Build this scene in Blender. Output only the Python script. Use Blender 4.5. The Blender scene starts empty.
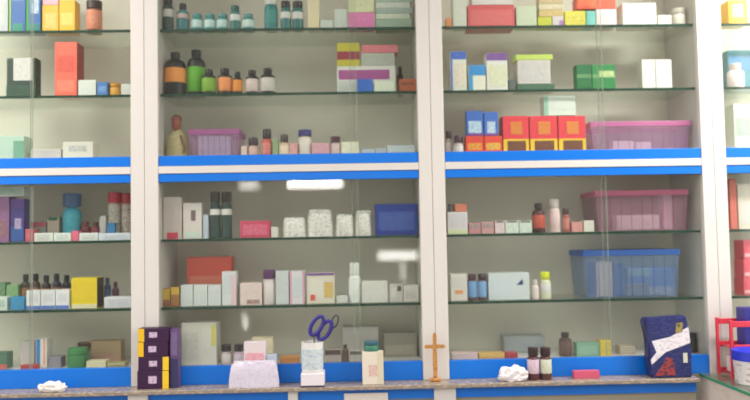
import bpy, bmesh, math, random
from mathutils import Vector, Matrix
random.seed(7)
COL = bpy.context.scene.collection
SC = bpy.context.scene
# ------------------------------------------------------------ camera model
F = 750.0
YAW, PITCH, ROLL = math.radians(1.5), math.radians(2.75), math.radians(1.02)
CAM = Vector((0.0, -3.0, 1.48))
fw = Vector((math.sin(YAW)*math.cos(PITCH), math.cos(YAW)*math.cos(PITCH), math.sin(PITCH)))
r0 = Vector((math.cos(YAW), -math.sin(YAW), 0)); u0 = r0.cross(fw)
RT = r0*math.cos(ROLL) - u0*math.sin(ROLL)
UP = u0*math.cos(ROLL) + r0*math.sin(ROLL)
def W(px, py, y=0.0):                     # pixel -> (X, Z) on the vertical plane Y = y
    d = fw*F + RT*(px-375) + UP*(200-py)
    t = (y-CAM.y)/d.y
    return CAM.x+d.x*t, CAM.z+d.z*t
def P(x, y, z):
    v = Vector((x, y, z))-CAM; k = v.dot(fw)
    return 375+F*v.dot(RT)/k, 200-F*v.dot(UP)/k
def XZ(px, y, z):                         # X of pixel column px at height z, depth y
    py = 200
    for _ in range(5):
        X = W(px, py, y)[0]; py = P(X, y, z)[1]
    return X
def lin(c):
    return tuple(((v/255)/12.92 if v/255 <= .04045 else ((v/255+.055)/1.055)**2.4) for v in c[:3])
# ------------------------------------------------------------ materials
_M = {}
GAIN = [1.0]
def mat(col, rough=.45, ink=None, inkscale=220, metal=0, var=.05, trans=0, key=None):
    k = (tuple(col), rough, tuple(ink) if ink else None, inkscale, metal, var, trans, GAIN[0])
    if k in _M: return _M[k]
    m = bpy.data.materials.new('surface_%03d' % len(_M)); m.use_nodes = True
    nt = m.node_tree; N = nt.nodes; L = nt.links
    b = N['Principled BSDF']; b.inputs['Roughness'].default_value = rough; b.inputs['Metallic'].default_value = metal
    tc = N.new('ShaderNodeTexCoord')
    nz = N.new('ShaderNodeTexNoise'); nz.inputs['Scale'].default_value = 9
    L.new(tc.outputs['Object'], nz.inputs['Vector'])
    mx = N.new('ShaderNodeMix'); mx.data_type = 'RGBA'
    c = tuple(min(.86, v*GAIN[0]) for v in lin(col))
    mx.inputs[6].default_value = (*[max(0, v*(1-var)) for v in c], 1)
    mx.inputs[7].default_value = (*[min(1, v*(1+var)) for v in c], 1)
    L.new(nz.outputs['Fac'], mx.inputs[0]); out = mx.outputs[2]
    if ink:
        mp = N.new('ShaderNodeMapping'); mp.inputs['Scale'].default_value = (1, 1, 2.2)
        L.new(tc.outputs['Object'], mp.inputs[0])
        n2 = N.new('ShaderNodeTexNoise'); n2.inputs['Scale'].default_value = inkscale; n2.inputs['Detail'].default_value = 1
        L.new(mp.outputs[0], n2.inputs['Vector'])
        rp = N.new('ShaderNodeValToRGB'); rp.color_ramp.elements[0].position = .53; rp.color_ramp.elements[1].position = .60
        L.new(n2.outputs['Fac'], rp.inputs[0])
        m2 = N.new('ShaderNodeMix'); m2.data_type = 'RGBA'; m2.inputs[7].default_value = (*lin(ink), 1)
        L.new(rp.outputs[0], m2.inputs[0]); L.new(out, m2.inputs[6]); out = m2.outputs[2]
    L.new(out, b.inputs['Base Color'])
    if trans:
        tr = N.new('ShaderNodeBsdfTransparent'); tr.inputs[0].default_value = (*[.84+.16*v for v in c], 1)
        ms = N.new('ShaderNodeMixShader'); ms.inputs[0].default_value = trans
        L.new(b.outputs[0], ms.inputs[1]); L.new(tr.outputs[0], ms.inputs[2])
        L.new(ms.outputs[0], N['Material Output'].inputs[0])
    _M[k] = m
    return m
def glass_mat(name, tint, dust, dustcol=(215, 215, 205)):
    m = bpy.data.materials.new(name); m.use_nodes = True
    N = m.node_tree.nodes; L = m.node_tree.links; N.remove(N['Principled BSDF'])
    tr = N.new('ShaderNodeBsdfTransparent'); tr.inputs[0].default_value = (*lin(tint), 1)
    gl = N.new('ShaderNodeBsdfGlossy'); gl.inputs['Roughness'].default_value = .015
    fr = N.new('ShaderNodeFresnel'); fr.inputs[0].default_value = 1.45
    gm = N.new('ShaderNodeNewGeometry'); mi = N.new('ShaderNodeMapRange')      # same reflectance on both faces of the sheet
    mi.inputs[3].default_value = 1.45; mi.inputs[4].default_value = 1/1.45
    L.new(gm.outputs['Backfacing'], mi.inputs[0]); L.new(mi.outputs[0], fr.inputs[0])
    m1 = N.new('ShaderNodeMixShader'); L.new(fr.outputs[0], m1.inputs[0]); L.new(tr.outputs[0], m1.inputs[1]); L.new(gl.outputs[0], m1.inputs[2])
    df = N.new('ShaderNodeBsdfDiffuse'); df.inputs[0].default_value = (*lin(dustcol), 1)
    nz = N.new('ShaderNodeTexNoise'); nz.inputs['Scale'].default_value = 2.5; nz.inputs['Detail'].default_value = 3
    tc = N.new('ShaderNodeTexCoord'); L.new(tc.outputs['Object'], nz.inputs['Vector'])
    mr = N.new('ShaderNodeMapRange'); mr.inputs[1].default_value = .3; mr.inputs[2].default_value = .7
    mr.inputs[3].default_value = dust*.6; mr.inputs[4].default_value = dust*1.4
    L.new(nz.outputs['Fac'], mr.inputs[0])
    m2 = N.new('ShaderNodeMixShader'); L.new(mr.outputs[0], m2.inputs[0]); L.new(m1.outputs[0], m2.inputs[1]); L.new(df.outputs[0], m2.inputs[2])
    L.new(m2.outputs[0], N['Material Output'].inputs[0])
    return m
def emis(name, col, s):
    m = bpy.data.materials.new(name); m.use_nodes = True
    b = m.node_tree.nodes['Principled BSDF']; b.inputs['Emission Color'].default_value = (*lin(col), 1); b.inputs['Emission Strength'].default_value = s
    return m
G_PANE = glass_mat('door_glass', (252, 254, 252), .012)
G_PANE2 = glass_mat('door_glass_clean', (252, 254, 252), .006)
G_SHELF = glass_mat('shelf_glass', (249, 253, 250), .015)
G_EDGE = mat((34, 66, 54), .2)
WHITE = mat((210, 204, 198), .4, var=.02)
BLUE = mat((14, 112, 212), .3, var=.06)
BACK = mat((226, 219, 207), .7, var=.05)
# ------------------------------------------------------------ mesh helpers
def bx(bm, x0, x1, y0, y1, z0, z1, bev=0):
    vs = [bm.verts.new(p) for p in ((x0,y0,z0),(x1,y0,z0),(x1,y1,z0),(x0,y1,z0),(x0,y0,z1),(x1,y0,z1),(x1,y1,z1),(x0,y1,z1))]
    fs = [bm.faces.new([vs[i] for i in f]) for f in ((3,2,1,0),(4,5,6,7),(0,1,5,4),(1,2,6,5),(2,3,7,6),(3,0,4,7))]
    if bev:
        es = list({e for f in fs for e in f.edges})
        bmesh.ops.bevel(bm, geom=es, offset=bev, segments=2, affect='EDGES', profile=.5)
def lathe(bm, prof, cx=0, cy=0, n=24, rib=0, sx=1, sy=1):
    rings = []
    for r, z in prof:
        ring = []
        for i in range(n):
            rr = r*(1+(rib if i % 2 else 0)); a = 2*math.pi*i/n
            ring.append(bm.verts.new((cx+rr*math.cos(a)*sx, cy+rr*math.sin(a)*sy, z)))
        rings.append(ring)
    for a, b in zip(rings, rings[1:]):
        for i in range(n): bm.faces.new((a[i], a[(i+1)%n], b[(i+1)%n], b[i]))
    bm.faces.new(rings[0][::-1]); bm.faces.new(rings[-1])
def tube(bm, pts, r, n=8, closed=False):
    pts = [Vector(p) for p in pts]; rings = []
    for i, p in enumerate(pts):
        if closed: t = pts[(i+1) % len(pts)]-pts[i-1]
        else: t = pts[min(i+1, len(pts)-1)]-pts[max(i-1, 0)]
        t.normalize(); a = t.cross(Vector((0, 1, 0)) if abs(t.y) < .9 else Vector((1, 0, 0))).normalized(); b = t.cross(a)
        rings.append([bm.verts.new(p+(a*math.cos(2*math.pi*k/n)+b*math.sin(2*math.pi*k/n))*r) for k in range(n)])
    prs = list(zip(rings, rings[1:]))+([(rings[-1], rings[0])] if closed else [])
    for a, b in prs:
        for i in range(n): bm.faces.new((a[i], a[(i+1)%n], b[(i+1)%n], b[i]))
    if not closed: bm.faces.new(rings[0][::-1]); bm.faces.new(rings[-1])
def poly(bm, pts, y0, y1):                # prism from an (x, z) outline
    a = [bm.verts.new((x, y0, z)) for x, z in pts]; b = [bm.verts.new((x, y1, z)) for x, z in pts]; n = len(pts)
    bm.faces.new(a); bm.faces.new(b[::-1])
    for i in range(n): bm.faces.new((a[i], b[i], b[(i+1)%n], a[(i+1)%n]))
def obj(name, bm, m, parent=None, smooth=False, kind=None):
    bmesh.ops.recalc_face_normals(bm, faces=bm.faces[:])
    me = bpy.data.meshes.new(name); bm.to_mesh(me); bm.free(); me.materials.append(m)
    if smooth:
        for f in me.polygons: f.use_smooth = True
        me.set_sharp_from_angle(angle=math.radians(40))
    o = bpy.data.objects.new(name, me); COL.objects.link(o)
    if parent: o.parent = parent
    if kind: o['kind'] = kind
    return o
def thing(name, label, cat, loc, group=None, rz=0):
    o = bpy.data.objects.new(name, None); COL.objects.link(o); o.empty_display_size = .02
    o.location = loc; o.rotation_euler = (0, 0, rz); o['label'] = label; o['category'] = cat
    if group: o['group'] = group
    return o
def B(): return bmesh.new()
def boxpart(name, m, parent, *a, bev=0, kind=None):
    bm = B(); bx(bm, *a, bev=bev); return obj(name, bm, m, parent, kind=kind)

# ------------------------------------------------------------ key heights and columns
Z = {}
for k, (px, py) in {'T1': (215, 28.5), 'T2': (215, 93.2), 'L1': (215, 238.5), 'L2': (215, 306.5)}.items():
    Z[k] = W(px, py, .02)[1]
zb = lambda px, py: W(px, py, 0)[1]
Z_UB1, Z_UB0 = zb(290, 154.3), zb(290, 164.4)       # upper blue band
Z_WR1, Z_WR0 = zb(290, 164.7), zb(290, 171.9)       # white rail
Z_LB1, Z_LB0 = zb(290, 172.2), zb(290, 180.2)       # lower blue band
Z_BB1, Z_CT = zb(290, 363.8), zb(290, 382.5)        # bottom blue band, worktop level
Z['T3'] = Z_UB1-.004; Z['L3'] = Z_BB1-.006; Z['CT'] = Z_CT
XP = [W(131.6, 170)[0], W(158.8, 170)[0], W(418.8, 170)[0], W(444.6, 170)[0], W(701, 170)[0], W(725.2, 170)[0]]
BW = XP[2]-XP[1]
BAYS = {'A': (XP[0]-BW, XP[0]), 'B': (XP[1], XP[2]), 'C': (XP[3], XP[4]), 'D': (XP[5], XP[5]+BW)}
SEAM = [(XP[0]+XP[1])/2, (XP[2]+XP[3])/2, (XP[4]+XP[5])/2]
ZTOP = 2.78; DEP = .30

# ------------------------------------------------------------ the room
def slab(name, *a, m=None):
    o = boxpart(name, m, None, *a, kind='structure'); return o
WALLM = mat((226, 222, 212), .8, var=.02)
slab('floor', -14, 14, -9.3, .6, -.05, 0, m=mat((150, 144, 136), .6))
slab('ceiling', -4, 4, -.95, .6, 3.05, 3.1, m=WALLM)
slab('wall_back', -4, 4, .35, .45, 0, 3.05, m=WALLM)
slab('wall_left', -4.1, -4, -.5, .6, 0, 3.05, m=WALLM)
slab('wall_right', 4, 4.1, -.5, .6, 0, 3.05, m=WALLM)
# unseen facade across the lane, sized and toned to shape glass reflections and skylight
slab('wall_opposite', -6.3, 6.3, -9.3, -9.0, 0, 5.4, m=mat((96, 94, 88), .8, var=.1))

# ------------------------------------------------------------ display cabinets
LBL = {'A': 'white display cabinet with yellow carton and red capped jars on its shelves',
       'B': 'white display cabinet with black capped medicine bottles on its glass shelves',
       'C': 'white display cabinet with red and yellow cartons along its blue ledge',
       'D': 'white display cabinet partly in view behind the red plastic rack'}
panes = {'A': [(XP[0]-BW-.0, W(29, 240)[0]+.012), (W(29, 240)[0], XP[0])],
         'B': [(XP[1], W(358.5, 220)[0]), (W(352, 220)[0], XP[2])],
         'C': [(XP[3], W(602, 60)[0]), (W(598, 60)[0], XP[4])],
         'D': [(XP[5], XP[5]+BW*.55), (XP[5]+BW*.5, XP[5]+BW)]}
for i, k in enumerate('ABCD'):
    x0, x1 = BAYS[k]
    e0 = SEAM[i-1]+.0008 if i else x0-.055
    e1 = SEAM[i]-.0008 if i < 3 else x1+.055
    t = thing('display_cabinet', LBL[k], 'cabinet', ((x0+x1)/2, .15, Z_CT), 'row of glass fronted display cabinets')
    def q(name, m, a0, a1, b0, b1, c0, c1, bev=0, par=None):
        o = t.location
        return boxpart(name, m, par or t, a0-o.x, a1-o.x, b0-o.y, b1-o.y, c0-o.z, c1-o.z, bev=bev)
    zc = Z_CT+.0005
    q('back_panel', BACK, e0, e1, DEP+.001, DEP+.02, zc, ZTOP)
    for a, b in ((e0, x0), (x1, e1)):
        q('stile', WHITE, a, b, -.012, .03, zc, ZTOP, .0015)
        q('side_panel', WHITE, a, b, .0305, DEP, zc, ZTOP)
    q('top_board', WHITE, x0, x1, -.012, DEP, ZTOP-.03, ZTOP)
    q('floor_board', WHITE, x0+.001, x1-.001, .021, DEP, Z['T3']-.02, Z['T3']-.0005)
    q('floor_board', WHITE, x0+.001, x1-.001, .021, DEP, Z['L3']-.02, Z['L3']-.0005)
    q('door_track', BLUE, x0+.001, x1-.001, -.008, .02, Z_UB0, Z_UB1, .001)
    q('rail', WHITE, x0+.001, x1-.001, -.011, .02, Z_WR0, Z_WR1, .001)
    q('door_track', BLUE, x0+.001, x1-.001, -.008, .02, Z_LB0, Z_LB1, .001)
    q('door_track', BLUE, x0+.001, x1-.001, -.008, .02, zc, Z_BB1, .001)
    for zz in ('T1', 'T2', 'L1', 'L2'):
        s = q('glass_shelf', G_SHELF, x0+.002, x1-.002, .028, DEP-.004, Z[zz]-.0075, Z[zz]-.0005)
        q('polished_edge', G_EDGE, x0+.002, x1-.002, .0215, .0278, Z[zz]-.0105, Z[zz]-.0005, par=s)
    for n, (a, b) in enumerate(panes[k]):
        yy = 0.0 if n == 0 else .009
        a = max(a, x0+.001); b = min(b, x1-.001)
        for z0, z1 in ((Z_UB1+.0005, ZTOP-.031), (Z_BB1+.0005, Z_LB0-.0005)):
            pn = q('sliding_glass_door', G_PANE if n == 0 else G_PANE2, a, b, yy, yy+.005, z0, z1)
            ex = b if n == 0 else a
            if k != 'D': q('glass_edge', mat((176, 184, 170), .3, trans=.55), ex-.0008, ex+.0008, yy-.0005, yy+.0055, z0, z1, par=pn)

# ------------------------------------------------------------ worktop and base cabinet
XE = W(694, 378, -.05)[0]
wt = thing('worktop', 'narrow grey brown stone worktop running under the display cabinets', 'worktop', (-.3, -.05, Z_CT))
STONE = mat((140, 128, 116), .25, ink=(172, 152, 132), inkscale=60, var=.1)
o = wt.location
boxpart('slab', STONE, wt, -3.2-o.x, XE-o.x, -.105-o.y, .32-o.y, -.016, 0, bev=.003)
ZF = Z_CT-.017
bc = thing('base_cabinet', 'low counter base with blue rail and white dividers under the stone worktop', 'cabinet', (-.3, -.03, 0))
def qb(name, m, a0, a1, b0, b1, c0, c1, bev=0): return boxpart(name, m, bc, a0+.3, a1+.3, b0+.03, b1+.03, c0, c1, bev=bev)
BEIGE = mat((150, 143, 124), .5)
qb('carcass', WHITE, -3.2, XE-.004, -.06, .30, 0, ZF)
dv = [(W(p0, 396, -.085)[0], W(p1, 396, -.085)[0]) for p0, p1 in ((128, 148), (288, 298), (434, 456))]
cuts = [-3.2]+[v for d in dv for v in d]+[XE-.004]
for i in range(0, len(cuts), 2):
    qb('blue_rail', BLUE, cuts[i], cuts[i+1], -.078, -.0605, ZF-.04, ZF, .001)
    qb('panel', BEIGE, cuts[i]+.001, cuts[i+1]-.001, -.07, -.0605, .08, ZF-.041)
for a, b in dv: qb('divider', WHITE, a+.0005, b-.0005, -.09, -.0605, 0, ZF-.0005, .001)
a, b = W(344, 397, -.085)[0], W(388, 397, -.085)[0]
qb('label_holder', mat((226, 218, 208), .4, ink=(205, 190, 182)), a, b, -.084, -.079, ZF-.075, ZF-.014, .001)
# glass counter on the right, coming towards the viewer
gx = W(697, 377, 0)[0]; gz = W(697, 377, 0)[1]
gz = Z_CT+.004
gc = thing('glass_counter', 'shop counter with green edged glass top beside the stone worktop end', 'counter', (gx+.3, -.8, 0))
def qg(name, m, a0, a1, b0, b1, c0, c1, bev=0, par=None): return boxpart(name, m, par or gc, a0-gx-.3, a1-gx-.3, b0+.8, b1+.8, c0, c1, bev=bev)
qg('side_panel', mat((204, 192, 182), .4, ink=(200, 182, 172), inkscale=10), gx+.006, gx+.02, -1.7, -.02, 0, gz-.0105)
qg('front_panel', WHITE, gx+.62, gx+.635, -1.7, -.02, 0, gz-.0105)
qg('end_panel', WHITE, gx+.021, gx+.619, -1.7, -1.685, 0, gz-.0105)
qg('inner_shelf', WHITE, gx+.021, gx+.619, -1.68, -.02, gz-.16, gz-.15)
qg('glass_top', G_SHELF, gx+.004, gx+.64, -1.72, -.016, gz-.01, gz)
qg('polished_edge', mat((66, 140, 104), .2), gx, gx+.0038, -1.72, -.016, gz-.0105, gz+.0003)
Z['GC'] = gz

# ------------------------------------------------------------ item builders
def place(row, x0, x1, yt, y, on=None):
    z = on['top']+.0006 if on else Z[row]+.0004
    X0, X1 = XZ(x0, y, z), XZ(x1, y, z)
    if y > 0:
        for a, b in BAYS.values():
            if a-.04 < (X0+X1)/2 < b+.04: X0, X1 = max(X0, a+.0005), min(X1, b-.0005)
    zt = W((x0+x1)/2, yt, y)[1]
    return X0+.0006, X1-.0006, z, max(zt-z, .012)
def box(row, x0, x1, yt, col, label, prints=(), y=.05, d=.055, cat='box', name='carton', group=None, on=None, side=None, ink=None, rough=.45, rot=0, bev=.0012, trans=0, h=None):
    X0, X1, z, hh = place(row, x0, x1, yt, y, on); h = h or hh; w = X1-X0
    t = thing(name, label, cat, ((X0+X1)/2, y+d/2, z), group, math.radians(rot))
    boxpart('carton_body' if name == 'carton' else 'body', mat(col, rough, ink=ink, trans=trans), t, -w/2, w/2, -d/2, d/2, 0, h, bev=bev)
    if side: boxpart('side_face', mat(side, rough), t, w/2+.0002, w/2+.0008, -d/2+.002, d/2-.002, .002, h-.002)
    for n, p in enumerate(prints):
        u0, u1, v0, v1, c = p[:5]; ik = p[5] if len(p) > 5 else None; nm = p[6] if len(p) > 6 else 'printed_panel'
        boxpart(nm, mat(c, rough, ink=ik, inkscale=260), t, -w/2+u0*w+.0004, -w/2+u1*w-.0004, -d/2-.0008-.0003*n, -d/2-.0001, v0*h+.0004, v1*h-.0004)
    if h > .03 and name == 'carton':   # the tuck flap seam across the lid
        boxpart('top_flap', mat(tuple(max(0, v-12) for v in col[:3]), rough), t, -w/2+.002, w/2-.002, -d/2+.002, d/2-.004, h+.0001, h+.0006)
    return {'top': z+h+.0007, 'o': t, 'y': y}
def bottle(row, x0, x1, yt, col, cap, lab, label, y=.05, cat='bottle', name='medicine_bottle', group=None, lv=(.12, .62), capf=.2, neck=.5, capr=.58, on=None, ink=None, sh=.14, rough=.15, trans=0, sy=1):
    X0, X1, z, h = place(row, x0, x1, yt, y, on); r = (X1-X0)/2
    t = thing(name, label, cat, ((X0+X1)/2, y+r, z), group)
    zc = h*(1-capf); zs = zc-h*sh-.002
    nr = r*neck
    bm = B()
    prof = [(r*.9, 0), (r*.985, h*.012), (r, h*.035), (r, zs)]
    for k in range(1, 6):
        a = math.pi/2*k/5; prof.append((nr+(r-nr)*math.cos(a), zs+(zc-.002-zs)*math.sin(a)*.9))
    prof += [(nr, zc-.0005), (nr, zc+h*capf*.5)]
    lathe(bm, prof, n=28, sy=sy); obj('bottle_body', bm, mat(col, max(rough, .4), trans=trans, var=.04), t, True)
    cr = r*capr; bm = B()
    lathe(bm, [(cr*.97, zc), (cr, zc+.001), (cr, h-.002), (cr*.93, h-.0005), (cr*.8, h)], n=32, rib=-.04, sy=sy); obj('cap', bm, mat(cap, .4), t, True)
    if lab:
        z0, z1 = lv[0]*h, min(lv[1]*h, zs-.001); bm = B()
        lathe(bm, [(r*1.006, z0), (r*1.012, z0+.0003), (r*1.012, z1-.0003), (r*1.006, z1)], n=28, sy=sy); obj('paper_label', bm, mat(lab, .6, ink=ink, inkscale=200), t, True)
    return {'top': z+h, 'o': t, 'y': y}
def jar(*a, **k):
    k.setdefault('neck', .8); k.setdefault('capr', 1.0); k.setdefault('capf', .25); k.setdefault('sh', .04); k.setdefault('name', 'jar'); k.setdefault('cat', 'jar')
    return bottle(*a, **k)
def basket(row, x0, x1, yt, rim, body, label, y=.045, d=.2, trans=.55, rimh=.022):
    X0, X1, z, h = place(row, x0, x1, yt, y); w = X1-X0; c = w/2-.004
    t = thing('plastic_basket', label, 'basket', ((X0+X1)/2, y+d/2, z))
    bm = B(); s = .93; th = .003
    def ring(k, zz, ins): return [bm.verts.new((sx*(w/2*k-ins), sy*(d/2*k-ins), zz)) for sx, sy in ((-1,-1),(1,-1),(1,1),(-1,1))]
    R = [ring(s, 0, 0), ring(.985, h-rimh*.6, 0), ring(.985, h-rimh*.6, th), ring(s, th, th)]
    bm.faces.new(R[0][::-1]); bm.faces.new(R[3])
    for a, b in ((0, 1), (1, 2), (2, 3)):
        for i in range(4): bm.faces.new((R[a][i], R[a][(i+1)%4], R[b][(i+1)%4], R[b][i]))
    obj('basket_body', bm, mat(body, .2, trans=max(trans, .8)), t)
    for nm, (a0, a1, b0, b1) in {'f': (-w/2, w/2, -d/2, -d/2+.006), 'b': (-w/2, w/2, d/2-.006, d/2), 'l': (-w/2, -w/2+.006, -d/2+.0062, d/2-.0062), 'r': (w/2-.006, w/2, -d/2+.0062, d/2-.0062)}.items():
        boxpart('rim', mat(rim, .3, trans=.4), t, a0, a1, b0, b1, h-rimh, h, bev=.0015)
    for k in range(9):      # moulded ribs on the front wall
        xx = -c*.92+k*(c*1.84/8)
        boxpart('rib', mat(rim, .3, trans=.88), t, xx-.0015, xx+.0015, -d/2*s-.0042, -d/2*s-.0022, .004, h-rimh-.002)
    return {'top': z+h, 'o': t, 'in': z+.0045, 'y': y}
def inbox(bk, x0, x1, yt, col, label, **k):
    k.setdefault('d', .05)
    return box('T1', x0, x1, yt, col, label, on={'top': bk['in']}, **k)
def pouch(row, x0, x1, yt, col, label, y=-.08, d=.04, cat='packet', name='plastic_pouch', trans=0, prints=(), on=None, ink=None, pinch=.35, seed=1):
    X0, X1, z, h = place(row, x0, x1, yt, y, on); w = X1-X0
    t = thing(name, label, cat, ((X0+X1)/2, y+d/2, z)); bm = B(); n, m = 10, 8; rr = random.Random(seed); g = {}
    for s in (-1, 1):
        for i in range(n+1):
            for j in range(m+1):
                u, v = i/n, j/m; e = i in (0, n) or j == m
                f = (math.sin(math.pi*u)**.5)*((1-v**3)**.5 if v < 1 else 0)
                f = max(f, .0)
                yy = s*(.0015+d/2*f*.95) if not e else s*.0012
                jz = rr.uniform(-.02, .02)*h if 0 < j < m and 0 < i < n else (rr.uniform(-.14, 0)*h if j == m else 0)
                g[s, i, j] = bm.verts.new((-w/2*(1-.16*v*v)+u*w*(1-.16*v*v)+(0 if e else rr.uniform(-.01, .01)*w), yy*(1+(0 if e else rr.uniform(-.18, .02))), max(0, v*h+jz)))
    for s in (-1, 1):
        for i in range(n):
            for j in range(m): bm.faces.new([g[s, i, j], g[s, i+1, j], g[s, i+1, j+1], g[s, i, j+1]][::s])
    for j in range(m):
        for i in (0, n): bm.faces.new((g[-1, i, j], g[1, i, j], g[1, i, j+1], g[-1, i, j+1]))
    for i in range(n):
        for j in (0, m): bm.faces.new((g[-1, i, j], g[1, i, j], g[1, i+1, j], g[-1, i+1, j]))
    obj('film', bm, mat(col, .25, ink=ink, inkscale=90, trans=trans), t, True)
    boxpart('seal_strip', mat(tuple(min(255, v+12) for v in col), .3), t, -w/2*.8, w/2*.8, -.0022, .0022, h*.9, h*.99)
    return {'top': z+h, 'o': t, 'y': y}
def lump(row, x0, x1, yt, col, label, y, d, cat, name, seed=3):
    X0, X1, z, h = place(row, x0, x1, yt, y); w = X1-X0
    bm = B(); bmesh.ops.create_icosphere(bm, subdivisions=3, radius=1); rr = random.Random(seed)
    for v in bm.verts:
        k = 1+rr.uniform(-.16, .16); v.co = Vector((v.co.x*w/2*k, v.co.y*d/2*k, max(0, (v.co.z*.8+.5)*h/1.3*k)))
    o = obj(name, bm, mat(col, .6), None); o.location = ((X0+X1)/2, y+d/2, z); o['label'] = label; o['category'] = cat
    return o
# colours
CW = (222, 220, 214); CG = (196, 196, 190); CREAM = (226, 216, 190)

GAIN[0] = 1.1      # goods are a little brighter than the colours listed
# ============================================================ LEFT BAY (A)
g = 'blue and green cartons at the edge of the top shelf'
box('T1', 0-14, 8, -30, (176, 178, 184), 'pale grey tall carton at the far end of the top shelf', [(.1, .9, .1, .5, CG, (140, 150, 170))])
box('T1', 9, 25.5, -32, (50, 92, 158), 'blue carton with lime spine between grey carton and its green edged twin', [(0, .1, 0, 1, (150, 190, 40)), (.2, .85, .5, .75, (190, 205, 225), (60, 90, 160)), (.2, .85, 0, .14, (40, 130, 110))], group=g)
box('T1', 26, 40.5, -30, (56, 100, 165), 'blue carton with green spine next to the yellow cartons', [(0, .2, 0, 1, (50, 140, 60)), (.3, .9, .3, .6, (190, 205, 225), (60, 90, 160)), (.2, 1, 0, .14, (40, 120, 120))], group=g)
g = 'yellow cartons on the top shelf'
y1 = box('T1', 42, 58.5, 5, (226, 176, 60), 'yellow carton under the pink packet on the top shelf', [(.15, .85, .15, .7, (240, 205, 120), (220, 150, 70))], group=g, d=.06)
box('T1', 59, 75, 0, (232, 178, 50), 'taller yellow carton between the pink packet and the brown jar', [(.1, .9, .2, .6, (244, 210, 110), (225, 140, 70))], group=g, d=.06)
box('T1', 42.5, 58.3, -3, (222, 170, 186), 'pink packet lying on the shorter yellow carton', on=y1, d=.05, cat='packet')
jar('T1', 84, 99.5, -1, (120, 70, 50), (60, 44, 40), (216, 150, 124), 'brown jar with peach label and dark lid on the top shelf', ink=(190, 80, 60), lv=(.1, .72))
box('T2', 6, 36, 58, (38, 58, 50), 'dark green carton with large white label on the second shelf', [(.0, 1, 0, .3, (46, 76, 62), (36, 54, 48)), (.24, .88, .42, 1, (204, 204, 200), (190, 172, 174))], bev=.006)
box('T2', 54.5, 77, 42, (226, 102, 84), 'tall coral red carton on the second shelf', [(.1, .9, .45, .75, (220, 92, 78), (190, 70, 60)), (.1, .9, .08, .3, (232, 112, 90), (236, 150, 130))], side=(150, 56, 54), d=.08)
box('T2', 78, 96, 80, (208, 210, 204), 'low white carton beside the coral red carton', [(.1, .9, .2, .8, (214, 216, 210), (196, 200, 200))])
box('T2', 97, 107.5, 82, (72, 116, 178), 'small blue carton between white carton and amber jar', [(.1, .9, .3, .7, (90, 135, 195), (150, 180, 215))])
jar('T2', 108.5, 119.5, 82.5, (206, 150, 60), (196, 140, 50), None, 'small amber yellow jar on the second shelf', capf=.3)
box('T2', 121, 131, 84, (200, 200, 196), 'small white carton wedged against the cabinet stile', [(.1, .8, .3, .7, CG)], rot=-3, d=.04)
box('T3', -14, 24, 136, (176, 200, 184), 'mint green carton on the blue ledge', [(.72, 1, .05, .8, (110, 160, 134)), (0, .7, .1, .5, (186, 204, 190), (160, 185, 170))], d=.08)
box('T3', 31, 61, 149, (200, 192, 186), 'flat pinkish white carton on the blue ledge', [(.05, .95, .1, .9, (204, 196, 190), (190, 180, 176))], d=.08)
box('T3', 62.5, 93, 142, (212, 206, 192), 'cream white carton beside the flat pinkish one on the ledge', [(.2, .8, .45, .8, (200, 196, 188), (150, 150, 150))], d=.08)
# L1
w0 = box('L1', -16, 9, 197, (140, 96, 140), 'mauve carton at the edge of the lower shelf', [(.2, .9, .1, .5, (150, 110, 120), (110, 70, 100))], d=.07)
box('L1', -16, 24, 187, (186, 190, 190), 'pale carton lying on the mauve carton', on=w0, d=.07, h=.04, prints=[(.4, .95, .2, .8, (170, 190, 176), (120, 160, 130))])
box('L1', 10.5, 24, 199, (66, 52, 120), 'tall indigo carton beside the mauve carton', [(0, 1, .02, .35, (50, 84, 150)), (.3, .8, .3, .55, (150, 130, 170), (200, 190, 210)), (0, 1, .8, 1, (84, 50, 130))])
box('L1', 25, 33.5, 229, (190, 84, 104), 'small crimson carton beside the tall indigo one', [(.1, .9, .2, .7, (200, 104, 120))])
fl = []
for (a, b, lb, c) in ((34, 53, 'flat white carton nearest the crimson box at the shelf front', CW), (53.5, 71, 'flat white carton with mint end between two flat ones', (214, 220, 212)), (79, 98, 'flat white carton just after the pink tag', (216, 216, 214)), (98.5, 130.5, 'long flat white carton in front of the red capped jars', (204, 208, 218))):
    fl.append(box('L1', a, b, 233, c, lb, [(.15, .85, .2, .8, tuple(v-6 for v in c), (176, 180, 190))], y=.04, d=.05, group='flat white cartons on the lower shelf front'))
box('L1', 71.5, 78.5, 231, (216, 104, 130), 'small pink carton between the flat white cartons', y=.04, d=.05)
box('L1', 28, 46, 222, (150, 160, 150), 'grey green carton behind the flat white cartons', y=.12, ink=(120, 130, 126), prints=[(0, 1, .75, 1, (184, 96, 110))])
box('L1', 47, 59, 217, (176, 160, 146), 'beige carton with green lid behind the flat white cartons', y=.12, prints=[(.1, .9, .85, 1, (40, 96, 60)), (.55, 1, .05, .3, (220, 140, 70))])
bottle('L1', 59.5, 78, 193, (72, 164, 184), (74, 104, 146), (90, 186, 200), 'turquoise bottle with broad slate blue cap', y=.11, capf=.28, capr=.98, neck=.5, lv=(.3, .55), ink=(40, 110, 150))
bottle('L1', 79, 89, 221, (130, 60, 70), (110, 46, 60), None, 'small maroon bottle nearest the turquoise bottle', y=.115, name='small_bottle', group='small maroon bottles')
bottle('L1', 89.5, 99, 222, (140, 66, 72), (90, 50, 50), None, 'small maroon bottle with darker cap further from the turquoise bottle', y=.115, name='small_bottle', group='small maroon bottles')
box('L1', 99.5, 106, 216, (206, 200, 196), 'narrow white carton beside the small maroon bottles', y=.12, d=.03)
box('L1', 107, 115, 223, (60, 126, 176), 'small blue carton in front of a red capped jar', y=.095, d=.02)
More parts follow.
